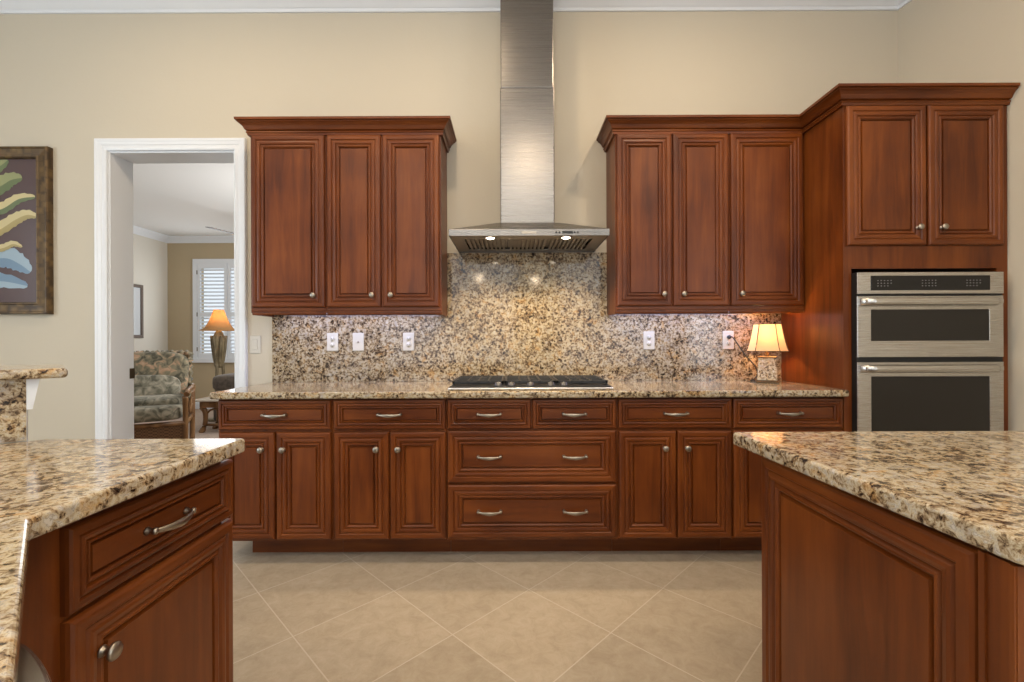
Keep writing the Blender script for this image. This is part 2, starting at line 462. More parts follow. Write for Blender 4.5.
fr.box(-5.15, -5.05, -1.7, 0.9, 0.7, 0.76); fr.box(-5.15, -5.05, -1.7, 0.9, 2.64, 2.7)
struct('window_4', fr, white_trim)
fr = MB()  # invented right-wall window, framing the fill added for the door jamb
for t in (3.6, 4.5, 5.39): fr.prism([rw(t), rw(t+0.06), rw(t+0.06, -0.08), rw(t, -0.08)], 0.75, 2.75)
for z in (0.75, 2.69): fr.prism([rw(3.6), rw(5.45), rw(5.45, -0.08), rw(3.6, -0.08)], z, z+0.06)
struct('added_window_5', fr, white_trim)
struct('floor', MB().box(-5.2, 3.7, -3.6, YW+WT, -0.06, 0), tile)
struct('ceiling', MB().box(-5.2, 3.7, -3.6, YW, ZC, ZC+0.06), ceil_paint)
# crown moulding of the room
cprof = [(0, 3.312), (0.012, 3.312), (0.014, 3.332), (0.022, 3.336), (0.040, 3.352), (0.066, 3.378), (0.078, 3.396), (0.082, 3.402), (0.095, 3.404), (0.098, 3.43), (0, 3.43)]
struct('trim_1', MB().sweep([(-5.05, YW), (2.52, YW), rw(5.0)], cprof, 1), white_trim)
struct('baseboard_left', MB().sweep([(-5.05, YW), (-2.72, YW)], [(0, 0), (0.016, 0), (0.016, 0.10), (0.009, 0.125), (0, 0.13)], 1), white_trim)
# doorway casing and jamb
def flip(poly): return poly
cas = MB()
cp = [(0.000, 0.0), (0.000, 0.016), (0.010, 0.020), (0.030, 0.017), (0.034, 0.021), (0.052, 0.023), (0.058, 0.026), (0.071, 0.026), (0.075, 0.020), (0.075, 0.0)]  # (out from opening, thickness)
for y, sg in ((YW, -1), (YW+WT, 1)):
    rings = []
    for px, pz, ox, oz in [(DL, 0, -1, 0), (DL, DT, -1, 1), (DR, DT, 1, 1), (DR, 0, 1, 0)]:
        rings.append([(px+ox*o, y+sg*t, pz+oz*o) for o, t in cp])
    k = len(cp)
    v = [p for r_ in rings for p in r_]; f = []
    for i in range(3):
        for j in range(k):
            jj = (j+1) % k; q = (i*k+j, i*k+jj, (i+1)*k+jj, (i+1)*k+j); f.append(q if sg > 0 else q[::-1])
    cas.add(v, f)
cas_o = struct('trim_2', cas, white_trim)
jm = MB(); e = 0.012
jm.box(DL, DL+e, YW, YW+WT, 0, DT); jm.box(DR-e, DR, YW, YW+WT, 0, DT); jm.box(DL+e, DR-e, YW, YW+WT, DT-e, DT)
dj = struct('door_1', jm, white_trim)
B('strike_plate', MB().box(DL+e+0.001, DL+e+0.004, YW+0.145, YW+0.185, 0.925, 0.995), dark_brass, dj)

# ---- the sitting room beyond the doorway
LX, LY, LZ = -6.07, 8.2, 3.03
WX0, WX1, WZ0, WZ1 = -5.53, -4.47, 0.89, 2.56
struct('wall_far', extr_y([(LX, 0), (-1.5, 0), (-1.5, LZ+0.05), (LX, LZ+0.05)], LY, LY+0.15) if False else
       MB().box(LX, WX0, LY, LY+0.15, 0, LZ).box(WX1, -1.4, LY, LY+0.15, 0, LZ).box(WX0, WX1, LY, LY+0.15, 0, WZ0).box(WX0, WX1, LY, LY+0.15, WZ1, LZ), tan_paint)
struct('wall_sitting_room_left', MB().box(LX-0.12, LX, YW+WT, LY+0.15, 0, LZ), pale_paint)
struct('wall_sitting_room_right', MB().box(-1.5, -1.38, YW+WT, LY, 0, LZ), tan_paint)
struct('floor_sitting_room', MB().box(LX, -1.4, YW+WT, LY, -0.06, 0), carpet)
struct('ceiling_sitting_room', MB().box(LX, -1.4, YW+WT, LY, LZ, LZ+0.06), ceil_paint)
struct('trim_3', MB().sweep([(LX, YW+WT+0.03), (LX, LY), (-1.5, LY)], [(0, LZ-0.11), (0.012, LZ-0.11), (0.018, LZ-0.09), (0.06, LZ-0.045), (0.085, LZ-0.02), (0.09, LZ), (0, LZ)], 1), white_trim)
struct('baseboard_sitting_room', MB().sweep([(LX, YW+WT+0.03), (LX, LY), (-1.5, LY)], [(0, 0), (0.015, 0), (0.015, 0.1), (0, 0.12)], 1), white_trim)
fr = MB()
o_ = 0.075
fr.box(WX0-o_, WX1+o_, LY-0.035, LY, WZ1, WZ1+o_); fr.box(WX0-o_, WX1+o_, LY-0.06, LY, WZ0-o_, WZ0)
fr.box(WX0-o_, WX0, LY-0.035, LY, WZ0, WZ1); fr.box(WX1, WX1+o_, LY-0.035, LY, WZ0, WZ1)
win = struct('window_1', fr, white_trim)
for i in range(2):
    x0 = WX0 + (WX1-WX0)/2*i + 0.004; x1 = WX0 + (WX1-WX0)/2*(i+1) - 0.004
    sh = MB(); st = 0.05
    sh.box(x0, x0+st, LY-0.03, LY+0.005, WZ0, WZ1); sh.box(x1-st, x1, LY-0.03, LY+0.005, WZ0, WZ1)
    zm = 1.66
    for a0, a1 in ((WZ0, WZ0+0.09), (zm-0.04, zm+0.04), (WZ1-0.09, WZ1)): sh.box(x0+st, x1-st, LY-0.03, LY+0.005, a0, a1)
    shut = B('shutter', sh, white_trim, win)
    lv = MB()
    for z0, z1 in ((WZ0+0.09, zm-0.04), (zm+0.04, WZ1-0.09)):
        n = int((z1-z0)/0.062)
        for k in range(n):
            zc = z0 + (k+0.5)*(z1-z0)/n; a = radians(28); hw = 0.030
            dy, dz = hw*cos(a), hw*sin(a)
            lv.add([(x0+st, LY-0.012-dy, zc-dz), (x1-st, LY-0.012-dy, zc-dz), (x1-st, LY-0.012+dy, zc+dz), (x0+st, LY-0.012+dy, zc+dz),
                    (x0+st, LY-0.012-dy, zc-dz+0.007), (x1-st, LY-0.012-dy, zc-dz+0.007), (x1-st, LY-0.012+dy, zc+dz+0.007), (x0+st, LY-0.012+dy, zc+dz+0.007)],
                   [(0,3,2,1),(4,5,6,7),(0,1,5,4),(1,2,6,5),(2,3,7,6),(3,0,4,7)])
    B('louvres', lv, white_trim, shut)
    hg = MB()
    for hz in (WZ0+0.16, WZ1-0.16, zm): hg.box(x0-0.012, x0+0.004, LY-0.036, LY-0.028, hz-0.035, hz+0.035)
    if i == 0: B('hinge', hg, plain('hinge_metal', (0.25, 0.23, 0.2), 0.4, 0.8), shut)

# ------------------------------------------------------------------ cabinet fronts, knobs and pulls
DOOR = [(0, 0.010), (0.003, 0.004), (0.008, 0.0005), (0.013, 0.0), (0.027, 0.0), (0.031, 0.0055), (0.034, 0.0055), (0.038, 0.0015), (0.044, 0.0005),
        (0.052, 0.002), (0.056, 0.0085), (0.059, 0.0085), (0.063, 0.004), (0.067, 0.0035), (0.073, 0.0085), (0.075, 0.0165), (0.079, 0.0165), (0.083, 0.0085)]
def front(name, parent, x0, x1, z0, z1, yf, k=1.0, grain='v', M=None):
    mb = MB().panel(x0, x1, z0, z1, yf, DOOR, k, 1, 0, 0 if grain == 'v' else 1)
    if M: mb.xf(M)
    return B(name, mb, [wood_v, wood_h], parent)
_k = MB().lathe([(0.0, 0), (0.011, 0), (0.0105, -0.003), (0.006, -0.006), (0.0055, -0.013), (0.010, -0.0165), (0.0155, -0.020), (0.0165, -0.0235), (0.0145, -0.027), (0.008, -0.0295), (0.0, -0.0303)], axis='y', n=20)
knob_me = None; pull_me = None
def mesh_of(mb, name, m):
    me = bpy.data.meshes.new(name); me.from_pydata(mb.v, [], mb.f); me.materials.append(m)
    for p, sm in zip(me.polygons, mb.s): p.use_smooth = sm
    me.update(); return me
knob_me = mesh_of(_k, 'knob', nickel)
_p = MB()
rings = []; nsec = 20
for i in range(nsec+1):
    t = -1 + 2*i/nsec; x = t*0.062
    yy = -0.030 + 0.015*t*t - (0.003*cos(t*pi/2)); hh = 0.0050 + 0.0050*max(0, 1-abs(t)*1.1); dd = 0.0040
    if abs(t) > 0.86: hh += (abs(t)-0.86)*0.02
    rings.append([(x, yy + dd*sin(2*pi*k/10), 0.0 - 0.004*(1-t*t) + hh*cos(2*pi*k/10)) for k in range(10)])
_p.loft(rings)
for sx_ in (-1, 1):
    _p.lathe([(0, 0), (0.0085, 0), (0.0085, -0.003), (0.0055, -0.006), (0.005, -0.014), (0.0075, -0.017), (0.0075, -0.021), (0.004, -0.024), (0, -0.0245)], c=(sx_*0.0585, 0, 0), axis='y', n=12)
pull_me = mesh_of(_p, 'pull', nickel)
def hardware(kind, parent, pos, rotz=0):
    o = link(bpy.data.objects.new(kind, knob_me if kind == 'knob' else pull_me))
    o.parent = parent; o.location = Vector(pos) - wloc(parent); o.rotation_euler = (0, 0, rotz)
    o['label'] = 'satin nickel round knob' if kind == 'knob' else 'satin nickel arched drawer pull'
    return o
KF = 0.0005  # hardware sits on the front

# ------------------------------------------------------------------ lower cabinets along the cooking wall
YB = 2.435; YBF = 2.455; YK = 2.59; GAP = 0.003
ZT = 0.876
def base_unit(x0, x1, label, drawers, doors, left_end=False):
    t = thing('base_cabinet', ((x0+x1)/2, YW-0.3, 0), label, 'cabinet', None)
    g = 0.0008
    body = MB().box(x0+g, x1-g, YBF, YW-0.001, 0.122, ZT-0.002)
    B('body', body, wood_v, t)
    B('toe_kick', MB().box(x0+g+(0.10 if left_end else 0), x1-g, YK, YW-0.01, 0.0, 0.1215), wood_h, t)
    for (a, b_, z0, z1, pulls) in drawers:
        d = front('drawer', t, a, b_, z0, z1, YB, 0.62 if z1-z0 < 0.2 else 1.0, 'h')
        for px in pulls: hardware('handle', d, (px, YB+0.008*(1), (z0+z1)/2))
    for (a, b_, z0, z1, kx) in doors:
        d = front('door', t, a, b_, z0, z1, YB)
        hardware('knob', d, (kx, YB+0.001, 0.609))
    return t
dz0, dz1, oz0, oz1 = 0.711, 0.867, 0.134, 0.698
base_unit(-1.550, -0.945, 'lower cherry cabinet at the far left end of the counter, nearest the doorway',
          [(-1.543, -0.952, dz0, dz1, [-1.247])], [(-1.543, -1.248, oz0, oz1, -1.312), (-1.240, -0.952, oz0, oz1, -1.199)], True)
base_unit(-0.945, -0.3445, 'lower cherry cabinet with two doors just left of the big cooktop drawers',
          [(-0.937, -0.349, dz0, dz1, [-0.644])], [(-0.937, -0.649, oz0, oz1, -0.711), (-0.642, -0.349, oz0, oz1, -0.597)])
base_unit(-0.3445, 0.5515, 'lower cherry drawer cabinet under the cooktop, two small drawers over two wide ones',
          [(-0.340, 0.097, dz0, dz1, [-0.121]), (0.105, 0.5445, dz0, dz1, [0.325]),
           (-0.340, 0.5445, 0.4286, 0.703, [-0.121, 0.328]), (-0.340, 0.5445, 0.138, 0.419, [-0.121, 0.328])], [])
base_unit(0.5515, 1.155, 'lower cherry cabinet with two doors just right of the big cooktop drawers',
          [(0.558, 1.150, dz0, dz1, [0.858])], [(0.558, 0.859, oz0, oz1, 0.798), (0.865, 1.150, oz0, oz1, 0.914)])
base_unit(1.155, 1.7405, 'lower cherry cabinet at the right end of the counter, partly behind the island',
          [(1.160, 1.736, dz0, dz1, [1.455])], [(1.160, 1.4555, oz0, oz1, 1.41), (1.461, 1.736, oz0, oz1, 1.50)])

# the long granite worktop and the granite backsplash
YC = 2.397; ZG0, ZG1 = 0.876, 0.912
tag(B('countertop', MB().box(-1.564, 1.7412, YC, YW, ZG0, ZG1), granite_main, bevel=0.010, seg=3),
    'long polished granite countertop running under the cooktop along the far wall', 'countertop')
bs = extr_y([(-1.551, ZG1+0.0005), (1.741, ZG1+0.0005), (1.741, 1.343), (0.6155, 1.343), (0.6155, 1.742), (-0.4165, 1.742), (-0.4165, 1.343), (-1.551, 1.343)], YW-0.02, YW-0.0005)
tag(B('backsplash', bs, granite_splash), 'speckled polished granite backsplash behind the cooktop, rising up to the hood', 'backsplash')

# ------------------------------------------------------------------ wall cabinets
YU = 2.75; YUF = 2.77
def wall_unit(x0, x1, label, doors, ends=(False, False)):
    t = thing('wall_cabinet', ((x0+x1)/2, YW-0.13, 1.332), label, 'cabinet')
    g = 0.0008
    B('body', MB().box(x0+g, x1-g, YUF, YW-0.0005, 1.346, 2.43), wood_v, t)
    B('light_rail', MB().sweep([(x0+g+0.004, YUF+0.012), (x1-g-0.004, YUF+0.012)], [(0, 1.333), (0.006, 1.333), (0.010, 1.340), (0.010, 1.352), (0.016, 1.358), (0.016, 1.374), (0, 1.374)], 1), wood_h, t)
    if ends[0] or ends[1]:
        em = MB()
        if ends[0]: em.box(x0+g, x0+g+0.016, YUF+0.012, YW-0.021, 1.333, 1.3459)
        if ends[1]: em.box(x1-g-0.016, x1-g, YUF+0.012, YW-0.021, 1.333, 1.3459)
        B('end_rail', em, wood_h, t)
    for a, b_, kx in doors:
        d = front('door', t, a, b_, 1.376, 2.398, YU)
        hardware('knob', d, (kx, YU+0.001, 1.446))
wall_unit(-1.553, -1.102, 'single-door wall cabinet on the left of the hood, next to the doorway', [(-1.544, -1.109, -1.170)], (True, False))
wall_unit(-1.102, -0.418, 'two-door wall cabinet hung directly left of the range hood', [(-1.095, -0.775, -0.824), (-0.765, -0.428, -0.713)], (False, True))
wall_unit(0.617, 1.293, 'two-door wall cabinet hung directly right of the range hood', [(0.624, 0.949, 0.899), (0.9586, 1.2876, 1.015)], (True, False))
wall_unit(1.293, 1.7405, 'single-door wall cabinet tucked against the tall oven cabinet, above the lamp', [(1.300, 1.728, 1.358)], (False, False))

CR = [(0, 2.398), (0.010, 2.398), (0.013, 2.409), (0.018, 2.414), (0.016, 2.420), (0.009, 2.424), (0.021, 2.428), (0.025, 2.435), (0.031, 2.447), (0.042, 2.458),
      (0.053, 2.464), (0.053, 2.467), (0.048, 2.469), (0.061, 2.472), (0.062, 2.485), (0, 2.485)]
YOF = 2.444; YOD = 2.424; XO = 1.742; XR = 2.605
ch = [(o, z) for o, z in CR]
tag(B('cabinet_crown', MB().sweep([(-1.554, YW), (-1.554, YUF-0.001), (-0.417, YUF-0.001), (-0.417, YW)], ch, -1 if False else 1), wood_h),
    'stepped cherry crown moulding capping the wall cabinets left of the hood', 'crown moulding')
tag(B('cabinet_crown', MB().sweep([(0.616, YW), (0.616, YUF-0.001), (XO-0.001, YUF-0.001), (XO-0.001, YOF-0.001), (XR+0.004, YOF-0.001)], ch, 1), wood_h),
    'stepped cherry crown moulding running over the right wall cabinets and tall oven cabinet', 'crown moulding')

# ------------------------------------------------------------------ tall oven cabinet
oc = thing('oven_cabinet', ((XO+XR)/2, YW-0.3, 0), 'tall cherry cabinet in the right corner holding the built-in ovens', 'cabinet')
XE = 2.5195
OX0, OX1 = 1.7865, 2.544
cb = MB()
def corner_prism(x0, x1, y0, y1, z0, z1):
    cb.prism([(x0, y0), (x1 if x1 < 2.5 else min(x1, 2.516+0.152*(YW-y0)), y0), (x1 if x1 < 2.5 else 2.5165, y1), (x0, y1)], z0, z1)
xw = lambda y: 2.517 + 0.152*(YW-y)
cb.prism([(XO+0.0005, YOF), (xw(YOF), YOF), (xw(YW-0.001), YW-0.001), (XO+0.0005, YW-0.001)], 1.545, 2.43)     # upper box
cb.prism([(XO+0.0005, YOF), (xw(YOF), YOF), (xw(YW-0.001), YW-0.001), (XO+0.0005, YW-0.001)], 0.10, 0.40)     # lower box
cb.box(XO+0.0005, OX0-0.002, YOF, YW-0.001, 0.40, 1.545)
cb.prism([(OX1+0.004, YOF), (xw(YOF), YOF), (xw(YOF+0.12), YOF+0.12), (OX1+0.004, YOF+0.12)], 0.40, 1.545)
B('body', cb, wood_v, oc)
B('toe_kick', MB().box(XO+0.001, 2.515, YOF+0.08, YW-0.01, 0, 0.10), wood_h, oc)
d = front('door', oc, 1.7555, 2.169, 1.664, 2.396, YOD); hardware('knob', d, (2.118, YOD+0.001, 1.755))
d = front('door', oc, 2.179, 2.573, 1.664, 2.396, YOD); hardware('knob', d, (2.243, YOD+0.001, 1.755))
d = front('drawer', oc, 1.7555, 2.573, 0.125, 0.385, YOD, 0.9, 'h'); hardware('handle', d, (2.16, YOD+0.008, 0.255))

# ------------------------------------------------------------------ built-in microwave over oven
YO = 2.404
ov = thing('double_oven', ((OX0+OX1)/2, YO+0.25, 0.42), 'stainless built-in double oven with black glass windows in the tall cabinet', 'oven')
B('body', MB().box(OX0, OX1, YO+0.0065, YOF+0.42, 0.42, 1.52), gap_black, ov)
cpn = B('control_panel', MB().box(OX0, OX1, YO, YO+0.006, 1.408, 1.52), steel, ov, bevel=0.002)
dsp = B('display', MB().box(1.856, 2.4716, YO-0.0025, YO+0.001, 1.426, 1.502), display_glass, cpn, bevel=0.001)
for cx in (1.925, 2.155, 2.385):
    kp = MB()
    for i in range(5):
        for j in range(3):
            if (i, j) == (4, 0) and cx != 2.155: continue
            kp.box(cx-0.034+i*0.017-0.003, cx-0.034+i*0.017+0.003, YO-0.0032, YO-0.0024, 1.447+j*0.014, 1.4505+j*0.014)
    B('keypad', kp, key_print, dsp)
def oven_door(name, z0, z1, wz0, wz1, hz):
    wx0, wx1 = 1.856, 2.4716
    mb = MB().panel(OX0, OX1, z0, z1, YO, [(0, 0.003), (0.003, 0)], 1.0, 0, 0, 0, 0.006)
    mb.f.pop(-2); mb.m.pop(-2); mb.s.pop(-2)
    b0 = len(mb.v); q = YO
    mb.v += [(OX0+0.003, q, z0+0.003), (OX1-0.003, q, z0+0.003), (OX1-0.003, q, z1-0.003), (OX0+0.003, q, z1-0.003),
             (wx0, q, wz0), (wx1, q, wz0), (wx1, q, wz1), (wx0, q, wz1),
             (wx0+0.002, q+0.002, wz0+0.002), (wx1-0.002, q+0.002, wz0+0.002), (wx1-0.002, q+0.002, wz1-0.002), (wx0+0.002, q+0.002, wz1-0.002)]
    for i in range(4):
        j = (i+1) % 4
        for k in (0, 4): mb.f.append([b0+k+i, b0+k+j, b0+k+4+j, b0+k+4+i]); mb.m.append(0); mb.s.append(False)
    dr = B(name, mb, steel, ov)
    B('window', MB().box(wx0+0.002, wx1-0.002, YO+0.0018, YO+0.0060, wz0+0.002, wz1-0.002), black_glass, dr)
    hb = MB(); rg = []
    for i in range(25):
        t = -1+2*i/24; x = 2.152 + t*0.357
        yb = YO-0.040 + (0.034 if abs(t) > 0.999 else 0.012*max(0, (abs(t)-0.90)/0.1)) + 0.004*t*t
        rg.append([(x, yb + 0.011*cos(2*pi*k/12), hz + 0.019*sin(2*pi*k/12)) for k in range(12)])
    hb.loft(rg)
    for sx_ in (-1, 1):
        xc = 2.158 + sx_*0.338
        hb.box(xc-0.012, xc+0.012, YO-0.034, YO+0.001, hz-0.010, hz+0.010)
    B('handle', hb, steel, dr)
    return dr
md = oven_door('microwave_door', 1.080, 1.398, 1.163, 1.3286, 1.366)
od = oven_door('oven_door', 0.45, 1.0546, 0.55, 0.982, 1.0215)

# ------------------------------------------------------------------ range hood
HX0, HX1, HYF = -0.3435, 0.5355, 2.541
HC = 0.0945; HB = 1.747; HT = 1.784
hd = thing('range_hood', (HC, YW-0.25, HB), 'stainless chimney range hood mounted above the cooktop', 'range hood')
cx0, cx1 = HC-0.159, HC+0.159
cy0, cy1 = 2.72, YW
ca = MB()
# rim: hollow underneath
rim = 0.006
ca.box(HX0, HX1, HYF, HYF+rim, HB, HT); ca.box(HX0, HX0+rim, HYF+rim, YW-0.0005, HB, HT); ca.box(HX1-rim, HX1, HYF+rim, YW-0.0005, HB, HT); ca.box(HX0+rim, HX1-rim, YW-rim, YW-0.0005, HB, HT)
v = [(HX0, HYF, HT), (HX1, HYF, HT), (HX1, YW-0.0005, HT), (HX0, YW-0.0005, HT), (cx0-0.02, cy0-0.02, 1.858), (cx1+0.02, cy0-0.02, 1.858), (cx1+0.02, YW-0.0005, 1.858), (cx0-0.02, YW-0.0005, 1.858)]
ca.add(v, [(0,1,5,4),(1,2,6,5),(2,3,7,6),(3,0,4,7),(4,5,6,7),(3,2,1,0)])
B('canopy', ca, hood_steel, hd, bevel=0.0015)
B('lower_flue', MB().box(cx0, cx1, cy0, YW-0.0005, 1.8585, 2.655), hood_steel, hd, bevel=0.006)
B('upper_flue', MB().box(cx0+0.004, cx1-0.004, cy0+0.004, YW-0.0005, 2.655, ZC-0.0005), hood_steel, hd, bevel=0.006)
# underside: sloped baffle filters between two light wells
pan = MB().box(HX0+rim, HX1-rim, HYF+rim, HYF+0.105, HB+0.004, HB+0.012)
pan.box(HX0+rim, HX0+0.075, HYF+0.105, YW-rim, HB+0.004, HB+0.012); pan.box(HX1-0.075, HX1-rim, HYF+0.105, YW-rim, HB+0.004, HB+0.012)
pan.box(HX0+0.075, HX1-0.075, YW-0.06, YW-rim, HB+0.004, HB+0.012)
B('underside_panel', pan, steel_dark, hd)
for k in range(3):
    fx0 = HX0+0.077 + k*(HX1-HX0-0.154)/3; fx1 = fx0 + (HX1-HX0-0.154)/3 - 0.003
    fl = MB().box(fx0, fx1, HYF+0.106, YW-0.061, HB+0.022, HB+0.025)
    n = 9
    for i in range(n):
        xx = fx0 + 0.008 + (fx1-fx0-0.016)*(i+0.5)/n
        fl.box(xx-0.0070, xx+0.0070, HYF+0.115, YW-0.07, HB+0.004, HB+0.012)
    B('baffle_filter', fl, steel_dark, hd)
for xx in (-0.119, 0.304):
    lp = B('light', MB().lathe([(0.0, 0.0), (0.030, 0.0), (0.036, 0.001), (0.036, 0.004), (0, 0.004)], c=(xx, HYF+0.055, HB-0.0005), n=20), nickel, hd)
    B('bulb', MB().lathe([(0, -0.005), (0.016, -0.004), (0.024, 0.0), (0.024, 0.002), (0, 0.002)], c=(xx, HYF+0.055, HB-0.0005), n=20), led, lp)
    s = bpy.data.lights.new('hood_spot', 'SPOT'); s.energy = 20; s.color = (1.0, 0.78, 0.5); s.spot_size = radians(115); s.spot_blend = 0.7; s.shadow_soft_size = 0.02
    so = link(bpy.data.objects.new('hood_spot', s)); so.location = (xx, HYF+0.055, HB-0.015); so.rotation_euler = (radians(14), 0, 0)
bt = MB()
for i, xx in enumerate([0.245, 0.262, 0.345, 0.362]):
    bt.lathe([(0, 0.001), (0.006, 0.001), (0.006, -0.002), (0.004, -0.0035), (0, -0.0035)], c=(xx, HYF, 1.765), axis='y', n=12)
bt.box(0.277, 0.335, HYF-0.0012, HYF+0.001, 1.758, 1.772)
B('control_buttons', bt, black, hd)
B('badge', MB().box(0.055, 0.135, HYF-0.001, HYF+0.001, 1.759, 1.771), nickel, hd)

# ------------------------------------------------------------------ cooktop
CX0, CX1, CY0, CY1 = -0.340, 0.536, 2.452, 2.955
ct = thing('cooktop', ((CX0+CX1)/2, (CY0+CY1)/2, ZG1), 'gas cooktop with black grates and front knobs set in the granite counter', 'cooktop')
pn = MB()
pn.prism([(CX0, CY0), (CX1, CY0), (CX1, CY1), (CX0, CY1)], ZG1+0.0003, ZG1+0.014)
B('steel_tray', pn, steel, ct, bevel=0.005)
B('burner_pan', MB().box(CX0+0.006, CX1-0.006, CY0+0.022, CY1-0.008, ZG1+0.0142, ZG1+0.019), black, ct, bevel=0.002)
zg = 0.954
gw = (CX1-CX0-0.020)/3
for k in range(3):
    gx0 = CX0+0.010+k*gw+0.002; gx1 = gx0+gw-0.004; gy0, gy1 = CY0+0.095, CY1-0.015
    g = MB(); r_ = 0.007
    for a, b_ in (((gx0, gx1), (gy0, gy0+2*r_)), ((gx0, gx1), (gy1-2*r_, gy1)), ((gx0, gx0+2*r_), (gy0, gy1)), ((gx1-2*r_, gx1), (gy0, gy1))):
        g.box(a[0], a[1], b_[0], b_[1], zg-0.016, zg)
    for q in (0.3, 0.5, 0.7):
        xx = gx0+(gx1-gx0)*q; g.box(xx-0.005, xx+0.005, gy0, gy1, zg-0.012, zg+0.001)
    for q in (0.25, 0.5, 0.75):
        yy = gy0+(gy1-gy0)*q; g.box(gx0, gx1, yy-0.005, yy+0.005, zg-0.012, zg+0.001)
    for fx in (gx0+r_, gx1-r_):
        for fy in (gy0+r_, gy1-r_): g.box(fx-r_, fx+r_, fy-r_, fy+r_, ZG1+0.019, zg-0.01)
    B('grate', g, iron, ct, bevel=0.002)
    ys = [0.5] if k == 1 else [0.25, 0.75]
    for q in ys:
        c = ((gx0+gx1)/2, gy0+(gy1-gy0)*q, ZG1+0.019)
        B('burner', MB().lathe([(0, 0), (0.052, 0), (0.05, 0.008), (0.036, 0.010), (0.036, 0.016), (0.030, 0.019), (0, 0.020)], c=c, n=20), iron, ct)
knob_dark = plain('dark_burner_knob_metal', (0.16, 0.155, 0.15), 0.35, 1.0)
for px in (-0.075, -0.004, 0.099, 0.209, 0.278):
    c = (px, CY0+0.056, ZG1+0.0192)
    kb = MB().lathe([(0, 0), (0.021, 0), (0.021, 0.004), (0.0185, 0.006), (0.0175, 0.015), (0.014, 0.018), (0, 0.019)], c=c, n=18)
    kb.box(c[0]-0.003, c[0]+0.003, c[1]-0.014, c[1]+0.014, c[2]+0.017, c[2]+0.021)
    B('knob', kb, knob_dark, ct)

# ------------------------------------------------------------------ outlets and switches
def plate(name, cx, cz, y, label, cat, kind, group=None):
    t = thing(name, (cx, y, cz-0.058), label, cat, group)
    B('cover_plate', MB().box(cx-0.036, cx+0.036, y-0.006, y-0.0003, cz-0.058, cz+0.058), white_plastic, t, bevel=0.003)
    if kind == 'outlet':
        for sz in (-0.020, 0.020):
            rc = B('receptacle', MB().prism([(cx+0.016*cos(a)*1.05, cz+sz+0.0145*sin(a)) for a in [2*pi*i/16 for i in range(16)]], 0, 0.0025), white_plastic, t)
            me = rc.data
            sl = MB()
            for dx in (-0.006, 0.006): sl.box(cx+dx-0.0012, cx+dx+0.0012, y-0.0088, y-0.0083, cz+sz-0.002, cz+sz+0.006)
            sl.box(cx-0.0025, cx+0.0025, y-0.0088, y-0.0083, cz+sz-0.010, cz+sz-0.006)
            bpy.data.objects.remove(rc)
            rb = MB()
            rb.lathe([(0, 0), (0.0155, 0), (0.0155, -0.0022), (0, -0.0022)], c=(cx, y-0.006, cz+sz), axis='y', n=18)
            rc = B('receptacle', rb, white_plastic, t)
            B('slots', sl, slot_dark, rc)
    elif kind == 'rocker':
        B('rocker', MB().box(cx-0.016, cx+0.016, y-0.0095, y-0.006, cz-0.033, cz+0.033), white_plastic, t, bevel=0.002)
    else:
        B('jack', MB().lathe([(0, 0), (0.006, 0), (0.006, -0.004), (0.0035, -0.004), (0.0035, -0.007), (0, -0.007)], c=(cx, y-0.006, cz), axis='y', n=12), nickel, t)
    return t
YS = YW-0.02
def sx2(px): return (px-512)*YS/F
zp = 1.172
plate('wall_outlet', sx2(332.8), 1.170, YS, 'cream outlet leftmost on the backsplash under the left wall cabinets', 'outlet', 'outlet')
plate('cable_outlet', sx2(358.5), 1.170, YS, 'cream cable jack plate between two outlets on the left backsplash', 'outlet', 'jack')
plate('wall_outlet', sx2(408.7), 1.170, YS, 'cream outlet on the backsplash closest to the cooktop on its left', 'outlet', 'outlet')
plate('wall_outlet', sx2(648.8), 1.172, YS, 'cream outlet on the backsplash right of the cooktop, nothing plugged in', 'outlet', 'outlet')
plate('wall_outlet', sx2(728.0), 1.172, YS, 'cream outlet with the lamp cord plugged in beside the small lamp', 'outlet', 'outlet')
plate('light_switch', (255.6-512)*YW/F, 1.155, YW, 'white rocker light switch on the wall between doorway and backsplash', 'switch', 'rocker')

# ------------------------------------------------------------------ small table lamp on the counter
lx, ly, lz = 1.560, 2.845, ZG1
tl = thing('table_lamp', (lx, ly, lz), 'small lit table lamp with a cream shade on the counter corner', 'lamp')
stone = granite('lamp_stone', 0.9, rough=0.25)
def sq(hw, z, cut=0.0, hd=None):
    hd = hw if hd is None else hd; c = cut
    q = [(lx-hw+c, ly-hd, z), (lx+hw-c, ly-hd, z), (lx+hw, ly-hd+c, z), (lx+hw, ly+hd-c, z), (lx+hw-c, ly+hd, z), (lx-hw+c, ly+hd, z), (lx-hw, ly+hd-c, z), (lx-hw, ly-hd+c, z)]
    ca_, sa = cos(-0.48), sin(-0.48)
    return [(lx+(x-lx)*ca_-(y-ly)*sa, ly+(x-lx)*sa+(y-ly)*ca_, zz) for x, y, zz in q]
B('foot', MB().loft([sq(0.063, lz+0.0005, .004), sq(0.063, lz+0.008, .004), sq(0.058, lz+0.012, .004), sq(0.058, lz+0.018, .004)], smooth=False), dark_brass, tl)
B('base', MB().loft([sq(0.054, lz+0.0182, .003), sq(0.047, lz+0.14, .003), sq(0.049, lz+0.143, .003), sq(0.049, lz+0.150, .003)], smooth=False), stone, tl)
nk = MB().loft([sq(0.052, lz+0.1502, .003), sq(0.052, lz+0.157, .003), sq(0.040, lz+0.162, .003)], smooth=False)
nk.lathe([(0.014, 0), (0.012, 0.006), (0.007, 0.012), (0.007, 0.10), (0, 0.10)], c=(lx, ly, lz+0.162), n=12)
B('neck', nk, dark_brass, tl)
